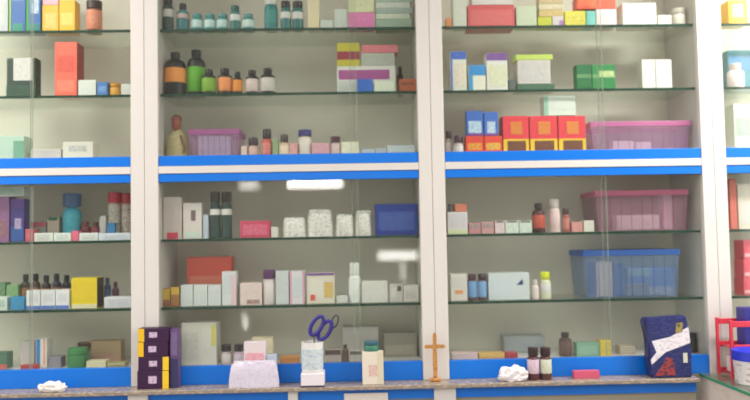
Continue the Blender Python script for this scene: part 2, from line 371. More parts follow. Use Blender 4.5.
g = 'red capped jars on the lower shelf'
jar('L1', 106, 119.5, 192, (198, 188, 176), (196, 52, 76), (206, 200, 190), 'red capped white jar beside the small blue carton', y=.12, capf=.22, ink=(130, 110, 100), group=g, lv=(.2, .66))
jar('L1', 120, 131.5, 193, (184, 168, 156), (176, 50, 66), (196, 186, 176), 'red capped white jar against the cabinet stile', y=.12, capf=.22, ink=(120, 80, 70), group=g, lv=(.2, .66))
# L2
box('L2', -14, 7, 297, (206, 214, 206), 'small pale carton at the edge below the green cartons', y=.04, d=.04, prints=[(.3, .9, .2, .8, (190, 206, 196), (120, 160, 140))])
box('L2', -14, 5, 283, (76, 120, 84), 'green carton behind the pale one at the edge', y=.11, ink=(190, 214, 180))
box('L2', 6, 18, 285, (150, 186, 132), 'light green carton behind the sky blue carton', y=.11, ink=(70, 120, 90))
box('L2', 10, 24.5, 297, (58, 136, 182), 'sky blue carton at the front of the shelf', [(.1, .9, .3, .7, (74, 150, 190), (40, 110, 170))], y=.04)
k = 0
for (a, b, nm) in ((26, 40, 'white carton with blue foot beside the sky blue carton'), (40.5, 55, 'middle white carton with blue foot among three'), (55.5, 69, 'white carton with blue foot beside the yellow carton')):
    box('L2', a, b, 290.5-k*.3, (220, 218, 220), nm, [(0, 1, 0, .2, (92, 120, 190)), (.2, .85, .4, .8, (214, 212, 216), (190, 190, 205))], y=.04, group='white cartons with blue feet', d=.05); k += 1
for a, c, lb in ((19, (60, 52, 48), 'brown bottle behind the sky blue carton'), (29, (70, 54, 46), 'brown bottle second from the sky blue carton'), (39.5, (58, 50, 52), 'brown bottle at the middle of the dark row'), (50, (56, 48, 66), 'purplish dark bottle in the row behind white cartons'), (60, (44, 42, 60), 'dark blue bottle nearest the yellow carton')):
    bottle('L2', a, a+9.5, 275+random.uniform(-1.5, 1.5), c, (40, 40, 46), (150, 104, 76), lb, y=.12, name='small_bottle', group='dark bottles behind the white cartons', lv=(.1, .6))
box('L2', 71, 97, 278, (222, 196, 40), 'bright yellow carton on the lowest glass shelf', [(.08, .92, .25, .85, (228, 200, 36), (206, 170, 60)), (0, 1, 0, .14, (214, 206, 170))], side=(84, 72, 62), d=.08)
bottle('L2', 103, 110, 278, (58, 66, 96), (50, 60, 84), (86, 100, 132), 'slim navy bottle behind the white carton', y=.12, lv=(.1, .6))
bottle('L2', 111, 118, 282, (104, 66, 84), (84, 50, 70), None, 'slim maroon bottle next to the slim navy bottle', y=.12)
box('L2', 104, 131, 297, (210, 208, 214), 'wide white carton against the stile on the lowest glass shelf', [(.1, .9, .2, .8, (204, 202, 210), (176, 176, 190))], y=.04)
# L3
box('L3', -14, 7, 353, (70, 110, 88), 'dark green carton at the edge of the bottom shelf', [(0, 1, 0, .3, (190, 90, 84))], y=.06)
box('L3', 20, 34, 342, (186, 182, 176), 'pale grey carton behind the striped one', y=.08, ink=(176, 150, 150))
box('L3', 35.5, 47, 339, (214, 210, 204), 'white carton with blue and orange stripes on the bottom shelf', [(.05, .4, .1, 1, (54, 124, 184)), (.68, .85, .1, 1, (222, 150, 110))], y=.07)
box('L3', 20, 37, 365, (176, 60, 58), 'flat red carton on the bottom shelf', y=.03, d=.03)
box('L3', 48, 61, 357, (134, 128, 142), 'flat grey carton beside the green tub', y=.07, d=.05)
jar('L3', 64, 84, 349, (54, 122, 70), (60, 130, 76), None, 'round green tub on the bottom shelf', y=.04, capf=.3)
jar('L3', 75, 90, 343, (92, 60, 58), (80, 48, 50), (110, 140, 110), 'maroon lidded jar behind the round green tub', y=.13, capf=.28)
box('L3', 88, 121, 341, (170, 146, 116), 'tan brown carton at the back of the bottom shelf', [(.1, 1, 0, .4, (190, 150, 136), (170, 130, 120))], y=.15)
box('L3', 86, 106, 361, (208, 198, 162), 'low cream carton in front of the tan carton', y=.04, d=.05)
box('L3', 107, 125, 363, (146, 140, 90), 'low olive carton in front of the tan carton', y=.04, d=.05, prints=[(0, 1, .5, 1, (186, 172, 140))])

# ============================================================ SECOND BAY (B)
g = 'teal bottles on the top shelf'
TE = (46, 96, 96); DC = (36, 33, 34)
bottle('T1', 159.5, 172.5, -4, (52, 70, 70), DC, (200, 196, 192), 'dark teal bottle with black cap against the stile on the top shelf', group=g, lv=(.42, .75), capf=.2, capr=.8, neck=.6)
bottle('T1', 175, 188, 2, (60, 116, 122), DC, (196, 188, 186), 'teal bottle with black cap second from the stile', group=g, lv=(.45, .72), capf=.22, capr=.55, ink=(190, 70, 70))
for a, lb in ((190, 'short teal bottle beside the taller black capped one'), (203, 'short teal bottle in the middle of the three short ones'), (215.5, 'short teal bottle before the taller teal capped one')):
    bottle('T1', a, a+12, 12.5, (56, 130, 128), (90, 140, 140), (184, 206, 206), lb, group=g, lv=(.2, .7), capr=.8, neck=.7)
bottle('T1', 229, 240, 4.5, (60, 112, 108), (44, 92, 86), (206, 208, 208), 'taller teal bottle with dark teal cap and white label', group=g, lv=(.4, .72), capr=.8, neck=.7)
bottle('T1', 241, 254.5, 12.5, (58, 132, 128), (96, 144, 142), (194, 210, 208), 'short teal bottle alone beside the gap on the top shelf', group=g, lv=(.2, .7), capr=.7, neck=.6)
bottle('T1', 263.5, 277.5, -5, (44, 122, 120), (214, 210, 206), (70, 140, 136), 'large teal bottle with white cap after the gap', group=g, lv=(.2, .6), capf=.25, capr=.95, neck=.8)
bottle('T1', 280, 291, 0, (50, 110, 110), DC, (206, 204, 202), 'teal bottle with black cap next to the white capped one', group=g, lv=(.4, .68), capf=.22, capr=.85, neck=.7)
bottle('T1', 291.5, 303.5, 0, (44, 104, 104), (58, 50, 48), (208, 204, 200), 'teal bottle with black cap nearest the cream carton', group=g, lv=(.38, .68), capf=.22, capr=.85, neck=.7)
box('T1', 308, 319.5, -22, (222, 208, 172), 'tall cream carton on the top shelf', [(.2, .8, .3, .8, (226, 214, 184), (206, 176, 150))])
box('T1', 320.5, 333, 20, (196, 204, 196), 'tiny flat white carton beside the tall cream one')
box('T1', 334.5, 347, 9, (196, 202, 194), 'small grey white carton next to the magenta packet', [(.1, .9, .1, .5, (206, 208, 202), (170, 180, 176))])
m0 = box('T1', 348, 374.5, 12.5, (214, 122, 174), 'magenta carton on the top shelf under a cream one', [(.15, .85, .2, .75, (220, 140, 186), (190, 60, 140))])
box('T1', 348, 374, -6, (206, 208, 170), 'pale yellow carton lying on the magenta one', on=m0, prints=[(.1, .9, .3, .7, (214, 214, 186), (190, 180, 120))])
prev = None
for i, (yy, c, lb) in enumerate(((19, (150, 170, 150), 'lowest flat carton in the stack by the stile'), (13.5, (204, 208, 190), 'second lowest flat carton in the stack by the stile'), (8, (160, 176, 168), 'middle flat carton in the stack by the stile'), (2.5, (206, 210, 200), 'second highest flat carton in the stack by the stile'), (-3.5, (168, 186, 176), 'topmost flat carton in the stack by the stile'))):
    prev = box('T1', 376, 412-(i % 2)*2, yy, c, lb, [(.05, .95, .3, .7, tuple(v+8 for v in c), (140, 150, 150))], on=prev, group='stack of flat pale green cartons', d=.07)
# T2 bottles
BL = (20, 16, 17)
g = 'dark bottles with coloured labels'
bottle('T2', 161.5, 184, 50, BL, (22, 20, 22), (236, 140, 60), 'largest dark bottle with orange label at the cabinet stile', capf=.13, sh=.23, lv=(.3, .64), neck=.38, capr=.42, ink=(232, 160, 100), group=g)
bottle('T2', 185, 204, 48, BL, (24, 22, 30), (84, 156, 34), 'tall dark bottle with green label', y=.075, capf=.14, sh=.22, lv=(.1, .62), neck=.45, capr=.52, ink=(120, 190, 60), group=g)
bottle('T2', 200.5, 215, 68, (26, 32, 20), BL, (128, 170, 54), 'shorter dark bottle with lime green label', y=.035, capf=.2, lv=(.12, .72), ink=(90, 140, 50), group=g)
bottle('T2', 216, 231.5, 67, (34, 24, 20), BL, (226, 134, 80), 'dark bottle with salmon orange label in mid row', capf=.2, lv=(.14, .7), ink=(236, 170, 110), group=g)
bottle('T2', 232, 242, 71, (34, 24, 20), BL, (214, 134, 50), 'slimmer dark bottle with amber orange label', capf=.2, lv=(.14, .7), group=g)
bottle('T2', 244.5, 258.5, 69, (36, 24, 22), BL, (212, 198, 192), 'brown bottle with white label beside the amber labelled one', lv=(.12, .62), ink=(190, 150, 150), group=g)
bottle('T2', 259.5, 274.5, 67, (32, 22, 22), BL, (208, 202, 196), 'brown bottle with white label last in the dark row', lv=(.12, .62), ink=(170, 150, 150), group=g)
lw = box('T2', 337, 396, 66, (206, 204, 200), 'wide white carton with purple band on the second shelf', [(.03, .9, .5, .86, (150, 62, 128), (190, 120, 170)), (0, .2, .02, .45, CG, (170, 190, 190))], d=.09, y=.06)
box('T2', 357, 373, 79, (56, 104, 190), 'small blue carton in front of the wide purple banded carton', y=.035, d=.02)
box('T2', 374, 395, 81, (208, 214, 196), 'small pale green carton in front of the purple banded carton', y=.035, d=.02, ink=(190, 196, 180))
box('T2', 337, 360, 43, (184, 172, 50), 'lime yellow carton with maroon band atop the wide white one', [(0, 1, .28, .64, (130, 40, 60), (180, 70, 90))], on=lw, y=.065, d=.06)
gy = box('T2', 361, 395, 53, (170, 172, 160), 'grey carton atop the wide white one', on=lw, y=.065, d=.07, prints=[(.05, .95, .1, .8, (176, 178, 168), (150, 156, 150))])
box('T2', 361.5, 398, 45, (206, 116, 124), 'flat rose red carton topping the grey one', on=gy, y=.065, d=.065, prints=[(.05, .95, .2, .8, (214, 130, 136), (190, 90, 104))])
box('T2', 399, 416, 79, (180, 96, 62), 'rusty orange carton against the stile on the second shelf', [(.1, .9, .5, .8, (150, 80, 56), (100, 60, 50))], d=.05)
bottle('T2', 397.5, 404, 66, (70, 50, 52), (54, 44, 44), None, 'slim dark bottle behind the rusty orange carton', y=.15)
# T3
X0, X1, z, h = place('T3', 161, 187, 113, .05)
t = thing('figurine', 'beige bust figurine with reddish brown head on the blue ledge', 'figurine', ((X0+X1)/2, .085, z))
bm = B(); lathe(bm, [(.040, 0), (.046, .004), (.045, .03), (.044, .055), (.039, .072), (.028, .084), (.013, .092), (.011, .098)], sy=.62); obj('torso', bm, mat((178, 164, 118), .6, ink=(196, 180, 140), inkscale=60), t, True)
bm = B(); bmesh.ops.create_uvsphere(bm, u_segments=20, v_segments=14, radius=1)
for v in bm.verts: v.co = Vector((v.co.x*.020-.004, v.co.y*.018-.001+(-.003 if v.co.y < -.85 else 0), v.co.z*.026+.116))
obj('head', bm, mat((146, 76, 62), .5), t, True)
bm = B(); bmesh.ops.create_uvsphere(bm, u_segments=20, v_segments=14, radius=1)
for v in bm.verts: v.co = Vector((v.co.x*.0215-.004, v.co.y*.018+.005, max(v.co.z, -.2)*.019+.128))
obj('hair', bm, mat((96, 46, 44), .6), t, True)
bm = B(); tube(bm, [(.018, -.021, .074), (.028, -.026, .05), (.036, -.024, .03), (.03, -.026, .018)], .005); obj('arm', bm, mat((120, 84, 66), .6), t, True); t.scale = (h/.1465*.8, h/.1465*.9, h/.1465); t.location.x += .004
bk = basket('T3', 188, 240, 129, (178, 100, 160), (196, 160, 188), 'purple rimmed clear plastic basket on the blue ledge', d=.18, trans=.5)
inbox(bk, 198, 231, 136, (198, 206, 214), 'pale blue white carton inside the purple rimmed basket', y=.055, ink=(160, 170, 196))
box('T3', 241, 247, 146, (214, 190, 180), 'tiny pinkish carton beside the purple rimmed basket', d=.03)
bottle('T3', 247.5, 258, 137, (196, 160, 150), (58, 40, 48), (206, 170, 160), 'pale bottle with dark cap nearest the purple basket', capf=.4, capr=.9, neck=.7)
bottle('T3', 261, 272, 128.5, (190, 84, 70), (50, 40, 44), (200, 96, 84), 'red bottle with broad black cap on the blue ledge', capf=.34, capr=.8, neck=.6, ink=(230, 190, 180))
box('T3', 272.5, 278.5, 139, (140, 160, 120), 'narrow olive carton between red bottle and ivory bottle', d=.03)
bottle('T3', 279, 289, 134, (200, 176, 150), (70, 52, 50), (226, 204, 176), 'ivory labelled bottle with brown cap', y=.04, capf=.35, capr=.8, neck=.6)
box('T3', 289.5, 297.5, 143, (218, 164, 160), 'pink carton between two capped bottles on the ledge', ink=(200, 120, 130), d=.04)
bottle('T3', 298, 311.5, 129, (212, 200, 186), (58, 58, 120), (216, 206, 194), 'white bottle with navy cap on the blue ledge', capf=.24, capr=1.0, neck=.7, lv=(.1, .6))
box('T3', 312, 329.5, 143, (212, 160, 166), 'wide pink carton between navy and maroon capped bottles', [(.1, .9, .2, .8, (218, 172, 176), (190, 110, 150))], d=.05)
bottle('T3', 330, 341, 136, (206, 176, 176), (76, 44, 54), (210, 184, 180), 'pinkish bottle with maroon cap beside the ivory carton', capf=.3, capr=.9, neck=.6)
box('T3', 341.5, 359, 142, (226, 222, 196), 'ivory carton on the blue ledge', [(.1, .9, .2, .8, (228, 224, 204), (214, 204, 176))], d=.05)
box('T3', 362, 374, 149, (176, 184, 196), 'flat bluish carton after the ivory carton', d=.05)
box('T3', 375.5, 386, 148, (176, 180, 190), 'flat grey carton in the middle of three low ones', d=.05)
box('T3', 387, 415, 145.5, (196, 206, 208), 'long pale flat carton against the stile on the ledge', [(.05, .95, .3, .8, (204, 212, 212), (186, 190, 180))], d=.05)
# L1
box('L1', 163, 182, 197, (190, 176, 172), 'grey pink carton with crimson foot against the stile', [(.2, .8, 0, .16, (196, 60, 84)), (.1, .9, .3, .8, (194, 182, 176), (180, 164, 164))])
box('L1', 183, 202, 203, (210, 198, 194), 'white carton with dark mark in the middle beside a pinkish one', [(.42, .68, .5, .8, (110, 96, 96)), (.1, .9, .02, .2, (190, 206, 196))])
box('L1', 203, 208.5, 215, (176, 184, 196), 'narrow bluish carton beside the black capped bottles', d=.03)
for a, lb in ((209, 'black capped dark green bottle nearer the white carton'), (220.5, 'black capped dark green bottle nearer the crimson carton')):
    bottle('L1', a, a+11, 191.5, (44, 66, 62), (60, 52, 44), (214, 210, 206), lb, capf=.22, capr=.95, neck=.8, lv=(.5, .68), group='pair of black capped dark green bottles')
box('L1', 240, 270, 221, (200, 72, 104), 'low crimson carton on the shelf below the rail', [(.08, .92, .15, .8, (206, 80, 110), (226, 150, 170))])
box('L1', 271, 278, 227, (214, 206, 198), 'tiny white carton beside the low crimson one', d=.03)
g = 'clear packets of white goods'
for a, b, yt, lb in ((282, 306, 217, 'clear packet of white goods nearest the crimson carton'), (307, 333, 209, 'clear packet of white goods in the middle of the shelf'), (335.5, 354, 214, 'clear packet of white goods beyond the dark gap'), (355, 373, 210, 'clear packet of white goods beside the navy carton')):
    pouch('L1', a, b, yt, (222, 216, 210), lb, y=.05, d=.055, ink=(196, 190, 186), seed=a)
box('L1', 375.5, 418, 204, (44, 62, 140), 'navy blue carton against the stile on the shelf below the rail', [(.08, .92, .15, .75, (50, 72, 150), (110, 130, 190))], side=None, d=.09)
# L2
lr = box('L2', 187, 232, 257, (206, 84, 74), 'wide coral red carton standing behind white cartons', [(.05, .95, .05, .6, (212, 116, 96), (216, 130, 110))], y=.14, d=.08)
box('L2', 160.5, 170, 289, (190, 156, 66), 'small ochre carton against the stile', d=.04, prints=[(0, 1, 0, .4, (140, 90, 70))])
box('L2', 170.5, 179.5, 287, (160, 110, 70), 'small brown carton beside the small ochre one', d=.04, prints=[(0, 1, .6, 1, (206, 166, 70))])
for a, b, lb in ((180.5, 193, 'white carton first of three under the coral carton'), (193.5, 207.5, 'middle white carton of three under the coral carton'), (208, 221, 'white carton last of three under the coral carton')):
    box('L2', a, b, 285, (204, 206, 206), lb, [(.12, .88, .15, .8, (206, 210, 208), (180, 190, 190))], group='three white cartons before the coral carton')
box('L2', 222, 236.5, 271.5, (208, 208, 208), 'taller white carton standing before the coral carton', [(.65, 1, 0, .9, (216, 186, 196)), (.1, .6, .3, .9, (206, 210, 212), (190, 196, 200))])
box('L2', 240, 262, 283, (218, 198, 194), 'pinkish white carton with dark marks at its foot', [(.3, .9, .05, .25, (150, 110, 110), (210, 190, 186)), (.1, .9, .4, .9, (222, 206, 200), (200, 170, 170))])
jar('L2', 262.5, 275, 270, (208, 196, 196), (102, 62, 106), (216, 206, 204), 'white jar with purple lid on the lowest glass shelf', capf=.26)
box('L2', 276, 289, 271, (198, 200, 202), 'grey white carton between purple lidded jar and pink edged box', [(.1, .9, .3, .8, (204, 206, 208), (180, 184, 190))])
box('L2', 290, 305, 271, (214, 208, 210), 'white carton with pink edges on the lowest glass shelf', [(0, .14, 0, 1, (216, 160, 180)), (.86, 1, 0, 1, (206, 150, 176)), (.2, .8, .2, .8, (206, 212, 214), (186, 192, 200))])
lp = box('L2', 307, 335, 273, (212, 204, 188), 'cream carton with red and yellow marks under a purple line', [(.1, .6, .15, .8, (222, 216, 206), (214, 206, 196)), (.12, .3, .1, .3, (214, 90, 80)), (.62, .95, .2, .7, (206, 190, 110), (220, 140, 110)), (0, 1, .92, 1, (120, 84, 150))])
box('L2', 336.5, 348, 296, (200, 198, 192), 'flat white carton beside the bottle shaped light streak', d=.04)
bottle('L2', 349, 361, 263, (238, 234, 230), (246, 244, 240), (240, 236, 232), 'bright bottle shape standing in for a light streak on the glass', capf=.3, capr=.85, neck=.7)  # a bright light streak on the glass, modelled as a white bottle shape
box('L2', 362, 388, 281, (210, 206, 200), 'white carton beside the bottle shaped light streak', [(.06, .94, .12, .85, (214, 211, 206), (196, 192, 188))])
box('L2', 389.5, 403, 284, (192, 188, 182), 'grey carton with dark corner near the stile', [(.6, .9, .6, .9, (90, 84, 84)), (.1, .5, .3, .8, (204, 200, 196))])
box('L2', 403.5, 419, 285, (204, 198, 192), 'white carton against the stile on the lowest glass shelf', [(.1, .8, .2, .7, (200, 196, 190), (170, 166, 164))])
# L3
box('L3', 181.5, 216.5, 323, (204, 198, 188), 'large off white carton on the bottom shelf', [(.6, .86, .4, .9, (212, 210, 196), (190, 180, 196)), (.86, .98, .45, .95, (200, 190, 90)), (.08, .5, .15, .8, (200, 196, 188), (186, 178, 176))], d=.1)
bottle('L3', 220, 231, 345, (196, 180, 180), (46, 38, 40), (206, 196, 196), 'bottle with dark cap nearer the off white carton', y=.06, capf=.35, capr=.95, neck=.7, group='pair of dark capped bottles behind the pouch')
bottle('L3', 233, 244, 345, (190, 160, 180), (52, 42, 46), (206, 190, 200), 'bottle with dark cap nearer the white carton on the ledge', y=.06, capf=.35, capr=.95, neck=.7, group='pair of dark capped bottles behind the pouch')
box('L3', 252, 273, 338, (220, 206, 176), 'cream carton behind the clear pouch', y=.07, prints=[(.1, .9, .2, .8, (224, 212, 186), (200, 180, 150))])
box('L3', 280, 299, 357, (196, 130, 64), 'flat orange brown carton on the bottom shelf', y=.04, d=.05)
box('L3', 325, 341, 350, (176, 160, 156), 'grey carton with dark top behind the pen holder', [(0, 1, .6, 1, (80, 66, 64))], y=.05)
bottle('L3', 342, 349, 345, (92, 70, 64), (64, 50, 48), None, 'slim dark bottle between two dark topped cartons', y=.05)
box('L3', 350, 366, 351, (184, 176, 170), 'grey carton with dark top behind the green topped box', [(0, 1, .65, 1, (100, 90, 84))], y=.05)
lc = box('L3', 343, 379, 327, (186, 180, 174), 'wide grey carton at the back of the bottom shelf', [(.05, .95, .75, .9, (200, 194, 190), (176, 170, 166))], y=.17, d=.08)
box('L3', 384, 417, 333, (146, 140, 128), 'taupe carton at the back against the stile', [(.05, .95, .1, .5, (160, 150, 136), (186, 176, 160))], y=.15, d=.08)

# ============================================================ THIRD BAY (C)
box('T1', 446, 452, 18, (214, 140, 90), 'tiny orange carton against the stile on the top shelf', d=.04)
box('T1', 453, 467, -20, (206, 208, 196), 'tall pale carton beside the red plastic box', [(.1, .9, .15, .5, (216, 216, 206), (186, 190, 180))])
rb = box('T1', 468, 515, 5, (206, 88, 92), 'wide red carton on the top shelf', [(.05, .95, .1, .8, (214, 96, 100), (230, 140, 140))], d=.1)
box('T1', 472, 512, -6, (214, 206, 204), 'white carton lying on the wide red carton', on=rb, d=.08)
box('T1', 516.5, 537, 6, (196, 204, 178), 'pale green carton beside the wide red carton', [(.1, .9, .3, .8, (206, 212, 192), (180, 186, 160))])
l1 = box('T1', 538, 552, 17, (190, 194, 60), 'small lime carton on the top shelf', d=.06)
box('T1', 552.5, 564, 16, (206, 196, 200), 'small lilac white carton beside the small lime one', [(.6, 1, 0, .6, (170, 110, 180))], d=.06)
prev = {'top': l1['top']}
for i, (yy, c, lb) in enumerate(((10, (206, 180, 120), 'lowest flat beige carton on the lime and lilac boxes'), (4, (214, 204, 176), 'middle flat beige carton on the lime and lilac boxes'), (-4, (200, 180, 140), 'topmost flat beige carton on the lime and lilac boxes'))):
    prev = box('T1', 539, 563.5, yy, c, lb, [(.06, .94, .2, .7, tuple(min(255, v+10) for v in c), (180, 130, 100))], on=prev, group='stack of flat beige cartons', d=.055)
p1 = box('T1', 565, 586, 11, (214, 206, 80), 'yellow carton under the orange red carton', [(.1, .9, .2, .7, (220, 212, 90), (190, 160, 60))], d=.07)
p2 = box('T1', 586.5, 596, 11, (110, 186, 180), 'turquoise carton under the orange red carton', d=.07)
p3 = box('T1', 596.5, 617, 9, (222, 206, 210), 'white carton under the orange red carton', [(.1, .9, .2, .7, (226, 214, 216), (206, 180, 190))], d=.07)
box('T1', 577, 616, -4, (226, 88, 62), 'orange red carton lying on three small cartons', on=p3, d=.065, prints=[(.05, .5, .2, .8, (230, 120, 60), (220, 80, 100))])
q1 = box('T1', 623, 657, 3, (220, 214, 204), 'large white carton on the top shelf', [(.15, .8, .35, .75, (214, 208, 200), (190, 180, 180))], d=.08)
box('T1', 658, 672, 15, (214, 208, 198), 'low white carton beside the large white one', d=.06)
jar('T1', 675, 688, 7, (216, 210, 200), (206, 200, 190), (222, 216, 206), 'white tub near the stile on the top shelf', capf=.3)
# T2
box('T2', 451, 467, 51.5, (218, 218, 206), 'white carton with blue top near the stile', [(0, 1, .8, 1, (66, 96, 190), (90, 130, 210)), (0, .13, 0, .8, (90, 110, 190)), (.25, .9, .1, .7, (222, 222, 212), (226, 180, 150))], d=.07)
box('T2', 469, 486, 65, (226, 222, 206), 'shorter carton with sky blue top and white foot', [(0, 1, .6, 1, (42, 134, 206), (70, 160, 220)), (0, .25, .0, .6, (60, 150, 206))], d=.06)
box('T2', 487, 508, 53, (220, 218, 214), 'white carton with purple top on the second shelf', [(0, 1, .8, 1, (116, 70, 146), (150, 110, 180)), (.1, .95, .1, .7, (214, 220, 210), (220, 200, 120))], d=.07)
box('T2', 509, 516, 79, (92, 100, 96), 'small dark grey carton beside the purple topped carton', d=.03)
tr = box('T2', 517, 555, 84, (70, 106, 84), 'low dark green tray on the second shelf', d=.09, name='tray', cat='tray')
gp = box('T2', 518, 551, 60, (204, 196, 194), 'grey pink carton standing on the dark green tray', [(.06, .94, .1, .9, (206, 200, 198), (170, 166, 172))], on=tr, d=.08)
box('T2', 516, 553, 54.5, (186, 206, 96), 'flat lime carton lying on the grey pink carton', on=gp, d=.07)
for a, b, lb, c in ((577, 592, 'dark green carton nearer the dark green tray', (34, 110, 66)), (592.5, 616, 'wider green carton with pale label on the second shelf', (40, 124, 66))):
    box('T2', a, b, 64.5, c, lb, [(0, 1, .46, .62, (110, 160, 110), (60, 120, 70)), (.3, .95, .5, .75, (196, 206, 150), (80, 150, 80)) if a > 580 else (.1, .9, .1, .4, (44, 124, 70), (28, 96, 56))], group='green cartons on the second shelf', d=.05)
box('T2', 642.5, 656, 59.5, (214, 210, 200), 'plain white carton nearer the green cartons', group='pair of plain white cartons', d=.055)
box('T2', 656.5, 672.5, 59.5, (218, 212, 204), 'plain white carton nearer the stile', group='pair of plain white cartons', d=.055)
# T3
bottle('T3', 446, 453, 131, (180, 150, 150), (70, 40, 50), (216, 200, 200), 'slim bottle with maroon cap against the stile', y=.09, capf=.3, capr=.9, neck=.7)
bottle('T3', 454, 465, 135, (206, 190, 190), (76, 40, 60), (220, 214, 214), 'small white bottle with plum cap beside red cartons', capf=.4, capr=.8, neck=.7)
g = 'red and yellow small cartons'
s1 = box('T3', 466, 484, 136, (222, 70, 56), 'small red and yellow carton nearer the plum capped bottle', [(.1, .9, .2, .6, (234, 170, 60), (220, 70, 50)), (0, 1, 0, .12, (234, 190, 60))], group=g, d=.055)
s2 = box('T3', 484.5, 502.5, 136, (224, 74, 56), 'small red and yellow carton nearer the big red ones', [(.1, .9, .2, .6, (228, 190, 80), (210, 110, 60)), (0, 1, 0, .12, (234, 190, 60))], group=g, d=.055)
g = 'blue and white cartons on small red ones'
box('T3', 467, 483.5, 111, (60, 104, 190), 'blue and white carton nearer the stile atop small red one', [(.1, .9, .1, .6, (200, 220, 235), (70, 120, 200)), (0, 1, 0, .1, (130, 70, 150))], on=s1, group=g, d=.05)
box('T3', 484.5, 498.5, 112, (64, 108, 194), 'blue and white carton nearer the big red cartons', [(.2, .8, .1, .6, (206, 222, 235), (80, 130, 205)), (0, 1, 0, .1, (130, 70, 150))], on=s2, group=g, d=.05)
g = 'big red and yellow cartons'; rr_ = []
for a, b, lb in ((503.5, 529.5, 'big red and yellow carton first of three, beside small ones'), (530.5, 558, 'big red and yellow carton in the middle of three'), (559, 586.5, 'big red and yellow carton beside the pink basket')):
    rr_.append(box('T3', a, b, 116, (222, 62, 76), lb, [(0, 1, 0, .38, (232, 190, 50)), (.15, .88, .04, .33, (96, 56, 44), (150, 90, 50)), (.3, .75, .5, .85, (214, 110, 60), (226, 170, 60))], group=g, d=.08))
box('T3', 544, 576, 96, (210, 216, 208), 'white carton with mint side resting on the big red cartons', [(0, .14, 0, 1, (150, 190, 170)), (.25, .95, .3, .8, (216, 220, 214), (200, 206, 200))], on=rr_[1], d=.06)
bk = basket('T3', 591, 692, 121, (214, 120, 176), (196, 160, 190), 'pink rimmed clear plastic basket on the blue ledge', d=.2, trans=.5)
inbox(bk, 613, 634, 141, (216, 208, 208), 'white carton inside the ledge basket nearer the red cartons', y=.06, group='white cartons inside the ledge basket')
inbox(bk, 636, 652, 142, (210, 204, 204), 'white carton inside the ledge basket nearer the stile', y=.06, group='white cartons inside the ledge basket')
# L1
lb1 = box('L1', 448, 468, 212, (214, 206, 208), 'white carton with pale yellow foot against the stile', [(0, 1, 0, .2, (206, 210, 170)), (.1, .9, .3, .9, (212, 206, 212), (196, 190, 200))], d=.07)
box('L1', 455, 467, 204, (206, 120, 96), 'small orange carton on the white one by the stile', on=lb1, d=.05)
jar('L1', 448, 454, 204, (90, 80, 76), (80, 70, 66), None, 'tiny dark jar on the white carton by the stile', on=lb1)
box('L1', 469, 481, 223, (190, 130, 136), 'low dusty pink carton on the shelf below the rail', [(.1, .9, .5, .9, (170, 150, 150), (120, 110, 110))], group='low dusty pink cartons')
box('L1', 481.5, 494, 222, (196, 146, 150), 'low dusty pink carton beside the mint ones', [(.1, .9, .5, .9, (176, 154, 156), (110, 100, 100))], group='low dusty pink cartons')
for a, b, lb, c in ((495, 505, 'low white carton with pink foot', (216, 190, 196)), (505.5, 519, 'low mint white carton in the middle', (206, 216, 206)), (519.5, 532, 'low mint white carton beside the brown bottle', (202, 214, 204))):
    box('L1', a, b, 220.5, c, lb, [(.1, .9, .15, .7, tuple(v+6 for v in c), (180, 186, 180)), (.1, .9, .82, 1, (130, 122, 118))], group='low white cartons by the brown bottle')
bottle('L1', 534, 547, 203, (70, 42, 40), (56, 44, 44), (190, 84, 66), 'brown bottle with red orange label on the shelf below the rail', capf=.2, lv=(.15, .6), ink=(150, 60, 60), capr=.6, neck=.45)
bottle('L1', 551, 562, 199, (212, 190, 186), (206, 196, 190), (214, 186, 186), 'pinkish white bottle beyond the brown bottle', capf=.25, capr=.85, neck=.7)
bottle('L1', 563.5, 571, 208, (150, 80, 76), (74, 54, 56), (190, 120, 114), 'slim bottle with dark cap beside the pinkish white bottle', capf=.25, capr=.85, neck=.7)
box('L1', 572, 583, 222, (200, 140, 136), 'low rosy carton beside the slim dark capped bottle', d=.04)
box('L1', 584, 594.5, 220.5, (214, 208, 198), 'low white carton before the pink basket', d=.04)
bk = basket('L1', 596, 690, 190, (206, 110, 144), (190, 150, 166), 'rose rimmed clear plastic basket on the shelf below the rail', d=.2, trans=.5)
inbox(bk, 617, 660, 215, (212, 202, 208), 'white carton inside the rose rimmed basket', y=.06, ink=(190, 176, 190))
inbox(bk, 663, 673, 194, (206, 176, 196), 'upright pink carton inside the rose rimmed basket', y=.08)
# L2
box('L2', 451, 467.5, 274, (216, 208, 202), 'white carton with orange mark against the stile', [(.25, .75, .25, .4, (222, 150, 100)), (.1, .9, .5, .9, (218, 212, 208), (200, 190, 190))])
g = 'dark capped blue bottles'
bottle('L2', 468.5, 478, 274, (86, 60, 70), (74, 52, 60), (110, 150, 196), 'blue labelled bottle nearer the orange marked carton', group=g, capr=.85, neck=.7, lv=(.12, .74), sh=.05)
bottle('L2', 478.5, 488, 274, (86, 60, 70), (74, 52, 60), (120, 160, 204), 'blue labelled bottle nearer the wide pale blue carton', group=g, capr=.85, neck=.7, lv=(.12, .74), sh=.05)
lb2 = box('L2', 489, 530, 273, (200, 206, 208), 'wide pale blue carton with small navy mark', [(.06, .6, .15, .8, (204, 210, 214), (186, 200, 216))], d=.08)
t = lb2['o']; w = .15
bm = B(); poly(bm, [(.03, .060), (.058, .060), (.055, .083)], -.0412, -.0402); obj('printed_mark', bm, mat((44, 70, 120)), t)
bottle('L2', 533, 540, 280, (216, 200, 196), (206, 190, 186), None, 'slim white bottle beside the lime capped bottle', capf=.25)
bottle('L2', 541.5, 552.5, 272, (206, 206, 176), (206, 212, 40), (214, 208, 206), 'white bottle with lime yellow cap', capf=.26, capr=.85, neck=.6, lv=(.22, .6))
